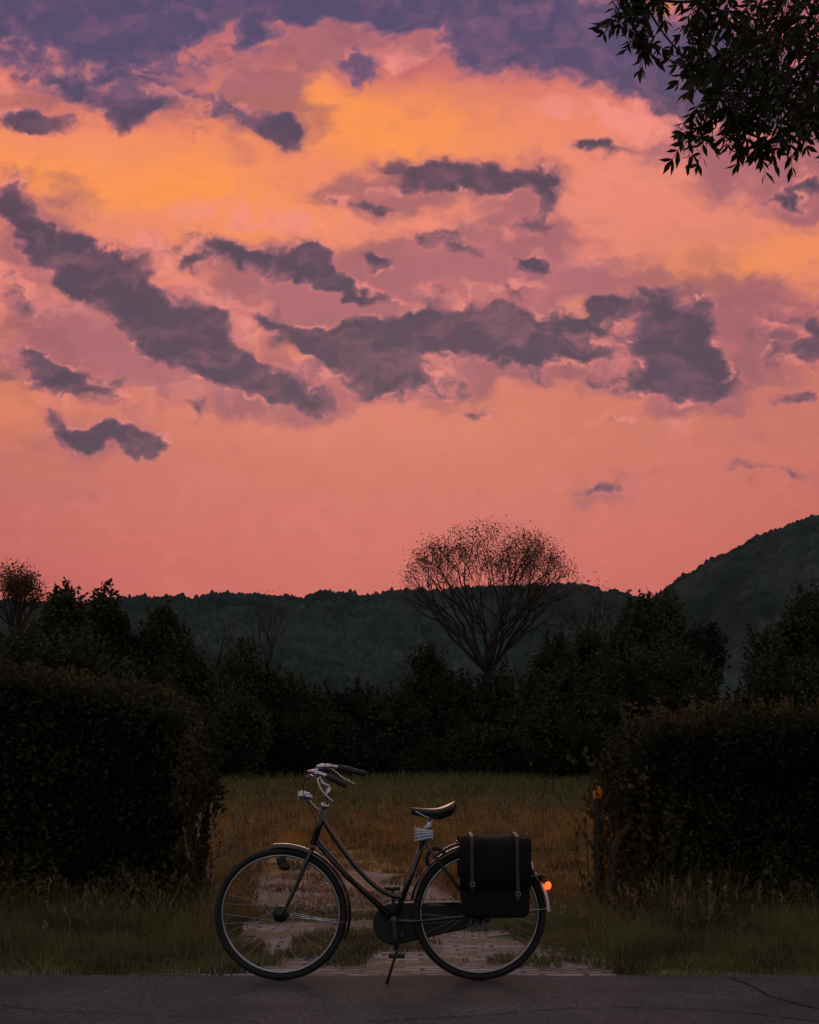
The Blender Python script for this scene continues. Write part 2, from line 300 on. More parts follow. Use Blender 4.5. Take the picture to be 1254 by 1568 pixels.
m,nt2=newmat('brick_paving'); o=nd(nt2,'ShaderNodeOutputMaterial'); p=nd(nt2,'ShaderNodeBsdfPrincipled'); t=nd(nt2,'ShaderNodeTexCoord')
wn=nd(nt2,'ShaderNodeTexNoise'); wn.inputs['Scale'].default_value=4; nt2.links.new(t.outputs['Object'],wn.inputs[0])
vm=nd(nt2,'ShaderNodeVectorMath',operation='MULTIPLY_ADD'); nt2.links.new(wn.outputs['Color'],vm.inputs[0]); vm.inputs[1].default_value=(.08,.08,0); nt2.links.new(t.outputs['Object'],vm.inputs[2])
br=nd(nt2,'ShaderNodeTexBrick'); nt2.links.new(vm.outputs[0],br.inputs['Vector']); br.inputs['Scale'].default_value=1; br.inputs['Brick Width'].default_value=.22; br.inputs['Row Height'].default_value=.105; br.inputs['Mortar Size'].default_value=.016
br.inputs['Color1'].default_value=(.40,.34,.33,1); br.inputs['Color2'].default_value=(.23,.19,.19,1); br.inputs['Mortar'].default_value=(.05,.045,.03,1)
nz=nd(nt2,'ShaderNodeTexNoise'); nz.inputs['Scale'].default_value=2.3; nz.inputs['Detail'].default_value=9; nz.inputs['Roughness'].default_value=.72; nt2.links.new(t.outputs['Object'],nz.inputs[0])
sy=nd(nt2,'ShaderNodeSeparateXYZ'); nt2.links.new(t.outputs['Object'],sy.inputs[0]); ya=nd(nt2,'ShaderNodeMapRange'); ya.inputs[1].default_value=9.2; ya.inputs[2].default_value=15; ya.inputs[3].default_value=0; ya.inputs[4].default_value=.08; nt2.links.new(sy.outputs[1],ya.inputs[0])
ad_=nd(nt2,'ShaderNodeMath',operation='ADD'); nt2.links.new(nz.outputs[0],ad_.inputs[0]); nt2.links.new(ya.outputs[0],ad_.inputs[1])
r=nd(nt2,'ShaderNodeMapRange'); r.inputs[1].default_value=.48; r.inputs[2].default_value=.57; nt2.links.new(ad_.outputs[0],r.inputs[0])
c=mixc(nt2,r.outputs[0],br.outputs['Color'],(.13,.085,.042,1)); nt2.links.new(c,p.inputs['Base Color']); p.inputs['Roughness'].default_value=.8
bu=nd(nt2,'ShaderNodeBump'); bu.inputs['Strength'].default_value=.6; bu.inputs['Distance'].default_value=.012; nt2.links.new(br.outputs['Fac'],bu.inputs['Height']); bu.invert=True; nt2.links.new(bu.outputs[0],p.inputs['Normal']); nt2.links.new(p.outputs[0],o.inputs[0])
py_=np.linspace(8.66,17,300); xc=pxc(py_); hw=phw(py_)*np.interp(py_,[8,15,17],[1,1,.1]); jl=(fbm(py_*3,py_*0,4,8)-.5)*.8; jr=(fbm(py_*3,py_*0,4,18)-.5)*.8
v=np.concatenate([np.stack([xc-hw+jl,py_,py_*0+.004],-1),np.stack([xc+hw+jr,py_,py_*0+.004],-1)]); k=len(py_); i=np.arange(k-1)
mesh_np('brick_path',v,np.stack([i,i+k,i+1+k,i+1],-1),m)
# ------------------------------------------------ grass
def blades(name,xy,h,w,mat,lean=.35,z0=None):
    n=len(xy); a=rng.random(n)*math.tau; S=np.stack([np.cos(a),np.sin(a)*.4,a*0],-1)*w[:,None]
    b=rng.random(n)*math.tau; Ln=np.stack([np.cos(b),np.sin(b),b*0],-1)*(h*lean*rng.random(n)*1.6)[:,None]
    B=np.concatenate([xy,(np.zeros(n) if z0 is None else z0)[:,None]],1); up=np.zeros((n,3)); up[:,2]=h
    mid=B+up*.55+Ln*.35; tip=B+up+Ln
    V=np.stack([B-S,B+S,mid-S*.8,mid+S*.8,tip-S*.12,tip+S*.12],1).reshape(-1,3)
    o=np.arange(n)[:,None]*6; Fc=np.concatenate([o+[0,1,3,2],o+[2,3,5,4]],0)
    return mesh_np(name,V,Fc,mat)
def inpath(x,y): return np.abs(x-pxc(y))<phw(y)*.95
n=120000; x=rng.uniform(-4.2,4.2,n); y=8.76+rng.random(n)**1.1*3.4
dx=np.maximum(np.abs(x-pxc(y))-phw(y),0); ip=inpath(x,y)&(y<22)
pn=pmask(x,y); bare=fbm(x*1.3,y*1.6,4,33)
keep=np.where(ip,(pn>.53)&(rng.random(n)<.8),(bare>.40)|(rng.random(n)<.3))&~((y<8.86)&(rng.random(n)<.6))
x,y,dx,ip=x[keep],y[keep],dx[keep],ip[keep]
h=(.03+.05*rng.random(len(x)))+np.clip(dx,0,.8)*.10*(.3+rng.random(len(x)))*np.clip((y-8.7)/1.2,0.15,1.3)*(0.2+1.8*fbm(x*1.5,y*1.5,3,9))
h=np.where(ip,.02+.045*rng.random(len(x)),h); h=h*np.where(y<8.95,.6,1)
w=.0022+.0025*rng.random(len(x))
blades('verge_grass',np.stack([x,y],1),h,w,bm_,.6)
nt_=150; tx=rng.uniform(.9,4.2,nt_)*rng.choice([-1,1],nt_); ty=rng.uniform(9.3,11.4,nt_); tx=np.where(np.abs(tx)<1.25,np.sign(tx)*1.3,tx)
k=rng.integers(0,nt_,9000); x=tx[k]+rng.normal(0,.07,9000); y=ty[k]+rng.normal(0,.06,9000); h=(.10+.20*rng.random(9000))*np.clip((ty[k]-8.6)/1.8,.4,1.25)*(.5+rng.random(nt_)[k])
blades('verge_grass',np.stack([x,y],1),h,.002+.002*rng.random(9000),bm_,.75)
n=150000; y=1/rng.uniform(1/62,1/11,n); x=rng.uniform(-1,1,n)*(.27*y+.5)
ip=inpath(x,y)&(y<18); pn=pmask(x,y); keep=~(ip&(pn<.54))&~((y<14)&(np.abs(x)>1.6)); x,y=x[keep],y[keep]
ip=inpath(x,y)&(y<20)
h=(.04+.10*rng.random(len(x)))*(.3+1.4*fbm(x*.4,y*.4,3,4))*np.clip(y/22,.45,2.2)*np.where(ip,.35,1)
blades('field_grass',np.stack([x,y],1),h,.00030*y*(.6+rng.random(len(x))),bm_,.6)
sm=leafmat('dry_seed_heads',(.38,.28,.15),(.24,.18,.10),.4,scale=4)
def prisms(segs,k=5):
    A=np.array([s[0] for s in segs],float);B=np.array([s[1] for s in segs],float);ra=np.array([s[2] for s in segs]);rb=np.array([s[3] for s in segs])
    T=nrm(B-A); ref=np.where(np.abs(T[:,2:3])>.9,np.array([[1.,0,0]]),np.array([[0,0,1.]])); U=nrm(np.cross(T,ref)); Wd=np.cross(T,U)
    an=np.arange(k)*math.tau/k; R=np.cos(an)[None,:,None]*U[:,None]+np.sin(an)[None,:,None]*Wd[:,None]
    V=np.concatenate([A[:,None]+R*ra[:,None,None],B[:,None]+R*rb[:,None,None]],1).reshape(-1,3)
    o=(np.arange(len(A))*2*k)[:,None,None]; j=np.arange(k); q=np.stack([j,(j+1)%k,(j+1)%k+k,j+k],-1)[None]
    return V,(o+q).reshape(-1,4)
def leafquads(pos,d,Ls,Ws):
    n=len(pos); r=nrm(rng.normal(0,1,(n,3))); S=nrm(np.cross(d,r)); Nn=np.cross(S,d)
    Ls=(np.ones(n)*Ls*(.6+.8*rng.random(n)))[:,None]; Ws=(np.ones(n)*Ws*(.7+.6*rng.random(n)))[:,None]
    V=np.stack([pos,pos+d*Ls*.45+S*Ws+Nn*Ls*.06,pos+d*Ls,pos+d*Ls*.45-S*Ws+Nn*Ls*.06],1).reshape(-1,3)
    return V,(np.arange(n)*4)[:,None]+np.arange(4)[None]
def stalks(name,cx,cy,rx,ry,n,hmin,hmax,size=.035,leanx=0.):
    x=cx+rng.normal(0,1,n)*rx; y=np.maximum(cy+rng.normal(0,1,n)*ry,9.0); h=rng.uniform(hmin,hmax,n); L_=[]
    for i in range(n):
        l=np.array([rng.normal(0,.14)+leanx,rng.normal(0,.1),1.0])*h[i]; b=np.array([x[i],y[i],0.]); L_.append((b,b+l*.6,b+l))
    segs=[(a,b_,.0016,.0013) for a,b_,c_ in L_]+[(b_,c_,.0013,.001) for a,b_,c_ in L_]
    sv,sf=prisms(segs,3)
    pos=[];dr=[]
    for a,b_,c_ in L_:
        for k in range(9):
            pos.append(b_+(c_-b_)*(.5+.5*k/9)); dr.append(nrm((c_-b_))*1+rng.normal(0,.45,3))
    lv,lf=leafquads(np.array(pos),nrm(np.array(dr)),size*.7,size*.16)
    return mesh_np(name,np.concatenate([sv,lv]),np.concatenate([sf,lf+len(sv)]),sm)
stalks('tall_grass',-1.30,11.3,.13,.3,44,.35,.85,.06,.14)
stalks('tall_grass',1.65,10.4,.5,.5,80,.15,.42,.04)
stalks('tall_grass',-2.2,10.4,.6,.5,60,.15,.42,.04)
# ------------------------------------------------ hedges
bark=simple('bark',(.035,.028,.022),(.02,.017,.014),30,.9,bump=.6)
hl=leafmat('hedge_leaves',(.032,.042,.019),(.060,.058,.025),.3)
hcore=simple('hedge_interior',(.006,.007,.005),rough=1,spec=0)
def hedge(name,x0,x1,y0,y1,hf,nl,pn=14,under=None,seed=0,lsize=.045):
    cx,cy=(x0+x1)/2,(y0+y1)/2; hx,hy=(x1-x0)/2,(y1-y0)/2
    e=empty(name,(cx,cy,0))
    def mapc(s,sc=1.0,jit=0):
        q=s/(np.sum(np.abs(s)**pn,1)**(1/pn))[:,None]
        X=cx+q[:,0]*hx; Yy=cy+q[:,1]*hy; hh=hf(X)
        Zz=(q[:,2]*.5+.5)*hh
        lump=(fbm(X*2.5+Zz,Zz*2.5+Yy,4,seed)-.5)*.30
        dn=nrm(np.stack([q[:,0]**9,q[:,1]**9,np.maximum(q[:,2],0)**9],1))
        P=np.stack([X,Yy,Zz],1)+dn*(lump+(sc-1)+jit)[:,None]
        if under is not None: P[:,0]+=under(P[:,0],P[:,2])
        P[:,2]=np.maximum(P[:,2],.0)
        return P,dn
    Ax,Ay,Az=hy*1.6,hx*1.6,hx*hy*2*.6
    n=nl; f=rng.random(n); s=rng.uniform(-1,1,(n,3)); tot=Ax*2+Ay+Az; f*=tot
    s[:,0]=np.where(f<Ax,1,np.where(f<2*Ax,-1,s[:,0])); s[:,1]=np.where((f>=2*Ax)&(f<2*Ax+Ay),-1,s[:,1]); s[:,2]=np.where(f>=2*Ax+Ay,1,s[:,2])
    P,dn=mapc(s,1.0,rng.normal(0,.045,n)); d=nrm(dn*.6+rng.normal(0,.7,(n,3))+[0,0,.1])
    v,fc=leafquads(P,d,lsize,lsize*.3); mesh_np('leaves',v,fc,hl,e)
    import bmesh
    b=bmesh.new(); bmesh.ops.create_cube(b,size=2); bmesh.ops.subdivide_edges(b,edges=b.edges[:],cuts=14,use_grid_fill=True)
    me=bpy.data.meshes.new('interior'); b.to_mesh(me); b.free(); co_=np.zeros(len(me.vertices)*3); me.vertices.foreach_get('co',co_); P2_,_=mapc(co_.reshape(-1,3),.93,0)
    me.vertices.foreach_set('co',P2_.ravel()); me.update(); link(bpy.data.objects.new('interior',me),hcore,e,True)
    return e
def sprigs(parent,name,bases,hs,ll,mat,lean=.25,dens=14,th=.004):
    segs=[];pos=[];dr=[]
    for b,h in zip(bases,hs):
        p=np.array(b,float); d=nrm(np.array([rng.normal(0,lean),rng.normal(0,lean),1.]));k=5
        for i in range(k):
            q=p+d*h/k; segs.append((p,q,th*(1-i/k)+th*.35,th*(1-(i+1)/k)+th*.35)); 
            for j in range(max(1,dens//k)):
                t=rng.random(); pos.append(p+(q-p)*t); dr.append(nrm(rng.normal(0,1,3)+d*.5))
            p=q; d=nrm(d+rng.normal(0,.12,3))
    v,f=prisms(segs,3); v2,f2=leafquads(np.array(pos),np.array(dr),ll,ll*.32)
    mesh_np(name,np.concatenate([v,v2]),np.concatenate([f,f2+len(v)]),mat,parent)
hLf=lambda X: np.interp(X,[-7,-3.2,-2.4,-1.6],[2.0,1.80,1.66,1.50])
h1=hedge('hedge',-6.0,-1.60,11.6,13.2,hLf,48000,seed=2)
rl=leafmat('hedge_new_growth',(.13,.08,.036),(.085,.09,.034),.45)
n=230; bx=rng.uniform(-4,-1.7,n); sprigs(h1,'new_growth',[(x,rng.uniform(11.6,12.8),hLf(x)-.05) for x in bx],rng.uniform(.06,.22,n),.04,rl)
hRf=lambda X: np.interp(X,[1.4,1.8,2.5,6],[1.26,1.36,1.38,1.5])
und=lambda x,z: np.clip((2.3-x)/.7,0,1)*np.clip((.8-z)/.5,0,1)*.16
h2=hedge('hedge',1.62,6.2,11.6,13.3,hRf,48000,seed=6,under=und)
n=280; bx=rng.uniform(1.6,4.2,n); sprigs(h2,'new_growth',[(x,rng.uniform(11.6,13),hRf(x)-.05) for x in bx],rng.uniform(.08,.32,n),.045,rl)
e=empty('bramble_bush',(1.42,11.6,0)); n=80
sprigs(e,'stems',[(rng.normal(1.56,.14),rng.uniform(11.3,12.1),0) for _ in range(n)],rng.uniform(.25,1.35,n),.05,rl,.14,26)
n=90
sprigs(e,'runners',[(rng.uniform(1.35,3.4),rng.uniform(10.6,11.5),0) for _ in range(n)],rng.uniform(.12,.5,n),.045,rl,.3,16)
e=empty('bramble_bush',(-1.8,11.3,0)); n=100
sprigs(e,'stems',[(rng.uniform(-3.3,-1.35),rng.uniform(10.6,11.5),0) for _ in range(n)],rng.uniform(.15,.6,n),.045,rl,.3,16)
n=150
sprigs(e,'side_growth',[(rng.normal(-1.60,.05),rng.uniform(11.5,12.0),rng.uniform(.1,1.3)) for _ in range(n)],rng.uniform(.08,.22,n),.045,rl,.3,14)
wood=simple('weathered_wood',(.07,.055,.042),(.04,.032,.026),25,.85,bump=.5)
orr=simple('orange_reflector',(.75,.20,.02),(.6,.13,.01),60,.3,emis=(1,.25,.02),es=.05)  # no lamp inside; faint emission paints a glow on the reflector
pe=empty('marker_post',(1.38,11.9,0)); b=M(); P=W(915,1222,11.9)
tube(b,[(P[0]+.02,11.9,0),(P[0]+.01,11.9,.3),(P[0],11.9,P[2]-.02),(P[0],11.9,P[2])],[.042,.04,.036,.034],8); b.obj('post',wood,pe,False,.004)
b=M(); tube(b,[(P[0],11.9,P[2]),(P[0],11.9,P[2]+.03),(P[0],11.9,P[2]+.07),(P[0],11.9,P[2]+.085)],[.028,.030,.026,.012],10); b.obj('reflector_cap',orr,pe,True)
pe=empty('fence_post',(1.5,11.5,0)); b=M(); P0=W(938,1312,11.4); tube(b,[(P0[0]-.05,11.35,0),P0,W(946,1285,11.4),W(965,1262,11.6)],[.034,.03,.026,.02],8); b.obj('leaning_rail',wood,pe,False)
# ------------------------------------------------ trees
def lm(n,c1,c2,t=.3): return leafmat(n,c1,c2,t,scale=.5)
farleaf=lm('distant_leaves',(.038,.056,.028),(.068,.064,.032),.25)
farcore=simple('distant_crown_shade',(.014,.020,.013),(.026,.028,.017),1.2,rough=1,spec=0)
def crown(e,c,r,nclump,nleaf,ls,coref=.62,leaf=farleaf,shoots=16):
    cl=nrm(rng.normal(0,1,(nclump,3)))*(rng.random((nclump,1))**.4)*.82
    C=c+cl*r; cr_=np.mean(r)*.34*(.5+.9*rng.random(nclump))
    k=rng.integers(0,nclump,nleaf); d=nrm(rng.normal(0,1,(nleaf,3))); rad=cr_[k]*(.75+.4*rng.random(nleaf)+np.maximum(rng.normal(0,.2,nleaf),0))
    P=C[k]+d*rad[:,None]; P[:,2]=np.maximum(P[:,2],.05)
    v,f=leafquads(P,nrm(d*.5+rng.normal(0,.7,(nleaf,3))),ls,ls*.38); mesh_np('leaves',v,f,leaf,e)
    if shoots:
        top=[C[i]+[rng.normal(0,.3)*cr_[i],0,cr_[i]*.6] for i in range(nclump) if cl[i][2]>-.05 for _ in range(2)]
        if top: sprigs(e,'upright_shoots',top,rng.uniform(.35,.95,len(top))*np.mean(r)*.28+.2,ls,leaf,.2,26,.012)
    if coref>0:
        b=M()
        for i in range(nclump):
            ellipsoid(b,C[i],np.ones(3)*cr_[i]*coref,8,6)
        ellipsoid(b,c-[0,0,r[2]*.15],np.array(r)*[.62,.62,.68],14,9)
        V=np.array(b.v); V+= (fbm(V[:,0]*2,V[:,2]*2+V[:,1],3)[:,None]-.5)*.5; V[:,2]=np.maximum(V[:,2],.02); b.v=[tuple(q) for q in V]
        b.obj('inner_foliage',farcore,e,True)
def limbs(base,c,r,nb,rt):
    segs=[]; top=np.array([c[0],c[1],c[2]-r[2]*.45]); base=np.array(base)
    P=catmull([base,(base+top)/2+rng.normal(0,.1,3),top],5)
    for i in range(len(P)-1): segs.append((P[i],P[i+1],rt*(1-.5*i/len(P)),rt*(1-.5*(i+1)/len(P))))
    for _ in range(nb):
        s=P[rng.integers(len(P)//2,len(P))]; t=c+nrm(rng.normal(0,1,3)+[0,0,.6])*r*(.75+.3*rng.random()); mid=(s+t)/2+rng.normal(0,.12,3)*np.mean(r)*.5+[0,0,-.05]
        segs+=[(s,mid,rt*.35,rt*.2),(mid,t,rt*.2,rt*.05)]
        for _ in range(3):
            q=t+rng.normal(0,.25,3)*np.mean(r)*.6; segs.append((mid+(t-mid)*.6,q,rt*.1,rt*.03))
    return segs
def tree(name,px,top,D,rxp,bottom=None,nleaf=7000,ls=.12,ncl=26,core=.62):
    g=HY+F*H/D; bottom=bottom or g; T=W(px,top+4,D); B=W(px,bottom,D); rx_=rxp/F*D; rz=(T[2]-B[2])/2*1.0
    c=np.array([T[0],D,(T[2]+B[2])/2]); e=empty(name,(c[0],D,0)); r=np.array([rx_,min(rx_,3),rz])
    crown(e,c,r,ncl,nleaf,ls,core); v,f=prisms(limbs((c[0],D,0),c,r,14,.16),5); mesh_np('trunk_and_limbs',v,f,bark,e)
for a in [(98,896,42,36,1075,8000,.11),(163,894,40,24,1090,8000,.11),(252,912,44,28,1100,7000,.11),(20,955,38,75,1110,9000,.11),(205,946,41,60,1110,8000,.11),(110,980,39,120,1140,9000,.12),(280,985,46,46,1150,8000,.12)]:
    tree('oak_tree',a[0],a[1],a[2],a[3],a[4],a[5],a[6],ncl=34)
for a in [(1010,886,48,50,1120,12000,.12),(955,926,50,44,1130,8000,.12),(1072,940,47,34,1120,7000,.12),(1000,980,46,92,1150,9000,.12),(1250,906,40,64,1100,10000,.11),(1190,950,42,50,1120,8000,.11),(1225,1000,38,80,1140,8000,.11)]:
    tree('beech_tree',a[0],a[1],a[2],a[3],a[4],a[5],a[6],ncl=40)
e=empty('distant_treeline',(0,64,0)); 
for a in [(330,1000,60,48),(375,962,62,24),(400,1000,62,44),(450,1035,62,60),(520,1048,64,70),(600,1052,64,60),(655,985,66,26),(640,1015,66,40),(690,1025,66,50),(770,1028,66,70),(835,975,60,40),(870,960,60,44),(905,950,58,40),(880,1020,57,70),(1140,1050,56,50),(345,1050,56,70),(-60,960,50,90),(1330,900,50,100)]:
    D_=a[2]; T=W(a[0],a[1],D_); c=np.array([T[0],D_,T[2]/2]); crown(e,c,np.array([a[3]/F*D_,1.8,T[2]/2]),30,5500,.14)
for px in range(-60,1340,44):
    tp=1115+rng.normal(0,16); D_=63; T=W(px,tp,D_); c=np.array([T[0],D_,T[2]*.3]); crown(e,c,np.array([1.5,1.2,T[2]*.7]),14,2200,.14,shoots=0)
# airy round trees
sparse=leafmat('sparse_leaves',(.12,.085,.042),(.15,.105,.05),.5,scale=1)
def airy(name,px,py,D,rxp,rzp,forky,lev=8,nst=6,lf=5,ls=.09,rt=.22,ang=.40,spread=.75,p2=.72):
    c=W(px,py,D); rx_=rxp/F*D; rz=rzp/F*D; r=np.array([rx_,rx_*.9,rz]); f0=W(px,forky,D); e=empty(name,(c[0],D,0)); segs=[((c[0],D,0),tuple(f0),rt,rt*.75)]; tips=[]
    q=.83
    def inside(p,k=1.0): 
        d=(p-c)/r
        if d[2]<0: d=d*np.array([1,1,.45])
        return np.dot(d,d)<k
    def grow(p,d,l,rad,dep):
        if dep==0: tips.append((p,d)); return
        q1=p+d*l*(.8+.4*random.random())
        if dep<lev-2 and not inside(q1,random.uniform(.78,1.12)): 
            tips.append((p,d)); return
        m_=(p+q1)/2+rng.normal(0,.06,3)*l; segs.append((p,m_,rad,rad*.86)); segs.append((m_,q1,rad*.86,rad*.72))
        if dep<4: tips.append((m_,d))
        for _ in range(2 if random.random()<p2 else 3):
            nd_=nrm(d+rng.normal(0,ang,3)*[1,1,.7]+[0,0,.05]); grow(q1,nd_,l*q,max(rad*.60,.0055),dep-1)
    for i in range(nst):
        a=i*2.399+random.random()*.5; s_=spread*math.sqrt((i+.4)/nst); dv=nrm(np.array([math.cos(a)*s_*1.15,math.sin(a)*s_,1.]))
        t_=0
        while inside(np.array(f0)+dv*t_,1.0) and t_<20: t_+=.2
        tt=t_ if t_>1 else (c[2]+rz-f0[2])
        grow(np.array(f0),dv,max(tt,1.5 if D<60 else 3.)*(1-q)/(1-q**lev)*1.18,rt*.42,lev)
    v,f=prisms(segs,4); mesh_np('trunk_and_limbs',v,f,bark,e)
    tp=np.array([t[0] for t in tips]); td=np.array([t[1] for t in tips]); k=rng.integers(0,len(tp),int(len(tp)*lf))
    P=tp[k]+td[k]*.1+rng.normal(0,.14,(len(k),3)); v,f=leafquads(P,nrm(rng.normal(0,1,(len(k),3))),ls,ls*.36); mesh_np('leaves',v,f,sparse,e)
    print(name,len(segs),len(tips))
airy('willow_tree',747,915,66,142,114,1030,8,12,1.9,.075,.24,.32,1.0,.76)
airy('willow_tree',26,925,50,42,52,985,7,9,3,.07,.14,.32,.7,.75)
airy('birch_tree',410,945,62,36,38,1020,6,4,1,.07,.08,.3,.5)
airy('birch_tree',330,965,60,30,30,1040,6,3,1,.07,.07,.3,.5)
airy('birch_tree',905,930,60,40,36,1010,6,5,3,.09,.10,.35,.6)
# ------------------------------------------------ hills
hm,nt3=newmat('hazed_wooded_hill'); o=nd(nt3,'ShaderNodeOutputMaterial'); p=nd(nt3,'ShaderNodeBsdfPrincipled'); t=nd(nt3,'ShaderNodeTexCoord')
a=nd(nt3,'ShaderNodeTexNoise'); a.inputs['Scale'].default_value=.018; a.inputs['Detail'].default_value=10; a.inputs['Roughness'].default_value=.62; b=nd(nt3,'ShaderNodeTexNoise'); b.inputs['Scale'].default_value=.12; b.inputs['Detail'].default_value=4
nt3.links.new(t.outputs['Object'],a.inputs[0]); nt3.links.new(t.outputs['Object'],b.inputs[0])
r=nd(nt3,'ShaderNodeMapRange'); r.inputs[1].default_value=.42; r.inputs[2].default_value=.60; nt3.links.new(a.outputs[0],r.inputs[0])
c=mixc(nt3,r.outputs[0],(.072,.092,.088,1),(.040,.054,.053,1)); r=nd(nt3,'ShaderNodeMapRange'); r.inputs[1].default_value=.42; r.inputs[2].default_value=.64; r.inputs[4].default_value=.55; nt3.links.new(b.outputs[0],r.inputs[0]); c=mixc(nt3,r.outputs[0],c,(.024,.034,.033,1))  # atmospheric haze is painted into these bluish woodland colours
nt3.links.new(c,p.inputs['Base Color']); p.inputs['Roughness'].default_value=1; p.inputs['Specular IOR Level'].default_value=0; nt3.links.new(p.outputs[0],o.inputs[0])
def hill(prof,D,depth,x0,x1,nx,seed,bump):
    px=np.linspace(x0,x1,nx); yy=np.interp(px,[q[0] for q in prof],[q[1] for q in prof]); t=np.linspace(0,1.35,130)
    PX,T=np.meshgrid(px,t); YY=np.meshgrid(yy,t)[0]
    X=(PX-CX)/F*D; Yw=D-depth+depth*T; ridge=H+(HY-YY)/F*D
    s=np.where(T<=1,np.sin(T*math.pi/2)**.9,1-(T-1)*.8)
    Z=ridge*s+(fbm(X/60,Yw/60,3,seed)-.5)*25*np.sin(np.clip(T,0,1)*math.pi)
    lump=np.abs(rfbm(X/10,Yw/10,4,seed+4,.55)-.5)*2
    Z+=np.where(s>.05,(1-lump)*bump-bump*.7,0)+(rfbm(X/3.,Yw/3.,2,seed+9)-.5)*bump*.4*(s>.05)
    n=len(px); idx=np.arange(T.size).reshape(T.shape); fc=np.stack([idx[:-1,:-1],idx[:-1,1:],idx[1:,1:],idx[1:,:-1]],-1).reshape(-1,4)
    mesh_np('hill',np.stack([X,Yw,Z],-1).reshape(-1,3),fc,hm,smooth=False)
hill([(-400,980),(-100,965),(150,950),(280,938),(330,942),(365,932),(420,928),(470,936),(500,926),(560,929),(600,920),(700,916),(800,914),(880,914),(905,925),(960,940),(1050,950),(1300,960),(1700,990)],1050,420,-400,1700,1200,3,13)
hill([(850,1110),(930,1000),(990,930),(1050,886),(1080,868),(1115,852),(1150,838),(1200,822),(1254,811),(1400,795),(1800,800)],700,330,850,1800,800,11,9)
# ------------------------------------------------ ash tree overhead
al=leafmat('ash_leaves',(.035,.045,.02),(.055,.06,.028),.25)
e=empty('ash_tree',(4.8,10.2,0)); segs=[]
tr=catmull([(4.8,10.2,0),(4.75,10.1,1.5),(4.6,9.9,3.2),(4.5,9.8,5),(4.6,9.9,7.5)],6)
for i in range(len(tr)-1): segs.append((tr[i],tr[i+1],.2-.12*i/len(tr),.2-.12*(i+1)/len(tr)))
circ=[(950,22,24,7.2),(980,60,24,7.2),(985,0,26,7.2),(1010,-45,40,7.2),(1085,10,50,7.4),(1115,75,54,7.4),(1095,140,44,7.3),(1068,205,24,7.3),(1060,100,20,7.3),(1165,110,58,7.5),(1170,185,42,7.5),(1215,195,28,7.5),(1130,190,28,7.4),(1200,40,76,7.6),(1250,90,60,7.8),(1240,160,44,7.7),(1340,60,140,8.0),(1450,90,180,8.4),(1330,190,60,8),(1100,-90,90,7.5),(1260,-120,140,7.9),(1420,-160,200,8.4),(1620,0,260,9.2)]
def limb(A,B,ra,rb,sag=.1,n=7):
    A=np.array(A);B=np.array(B);Mi=(A+B)/2+rng.normal(0,.08,3)+[0,0,sag]; P=catmull([A,Mi,B],n//2+1)
    for i in range(len(P)-1): segs.append((P[i],P[i+1],ra+(rb-ra)*i/len(P),ra+(rb-ra)*(i+1)/len(P)))
    return P
main=limb((4.6,9.9,3.4),W(1330,20,8.0),.07,.030,.15,10); m2=limb(W(1330,20,8.0),W(1130,-10,7.5),.024,.010,.1,8); m3=limb(W(1130,-10,7.5),W(960,-5,7.2),.009,.004,.05,6); m4=limb(W(1330,20,8.),W(1180,150,7.55),.014,.006,.05,8)
m5=limb((4.55,9.85,4.5),W(1450,-150,8.4),.06,.02,.2,8)
allp=np.concatenate([main,m2,m3,m4,m5])
LP=[];LD=[]
for (px,py,rp,D_) in circ:
    c=W(px,py,D_); rr=rp/F*D_; nt_=int(5+ (rp/30.)**2*((8.2 if px>1030 else 5.) if px<1300 and py>-60 else 3.))
    near=allp[np.argmin(np.linalg.norm(allp-c,axis=1))]; limb(near,c,.006,.003,.02,4)
    for _ in range(nt_):
        o_=c+nrm(rng.normal(0,1,3))*rr*rng.random()**.5*[1,1.6,1]; dd_=nrm((o_-c)/rr*.6+rng.normal(0,.4,3)+[-.25,0,-.55]); Lr=rng.uniform(.09,.16)
        o_=o_-dd_*Lr*.5
        segs.append((c+(o_-c)*.3,o_,.002,.0015)); P=[o_+dd_*Lr*t_+np.array([0,0,-.03])*t_*t_ for t_ in np.linspace(0,1,5)]
        for i in range(4): segs.append((P[i],P[i+1],.0015,.0011))
        side=nrm(np.cross(dd_,rng.normal(0,1,3)))
        for i,q in enumerate(P[1:]):
            for s_ in (-1,1): LP.append(q); LD.append(nrm(dd_*.75+side*s_*.8+[0,0,-.25]+rng.normal(0,.12,3)))
        LP.append(P[-1]); LD.append(nrm(dd_+[0,0,-.2]))
LP=np.array(LP);LD=np.array(LD); n=len(LP); S=nrm(np.cross(LD,nrm(rng.normal(0,1,(n,3))))); Nn=np.cross(S,LD); l=rng.uniform(.045,.082,n)[:,None]; w=l*.16
V=np.stack([LP,LP+LD*l*.25+S*w*.75,LP+LD*l*.55+S*w,LP+LD*l-Nn*l*.12,LP+LD*l*.55-S*w,LP+LD*l*.25-S*w*.75],1).reshape(-1,3)
mesh_np('leaves',V,(np.arange(n)*6)[:,None]+np.arange(6)[None],al,e); v,f=prisms(segs,6); mesh_np('trunk_and_limbs',v,f,bark,e)
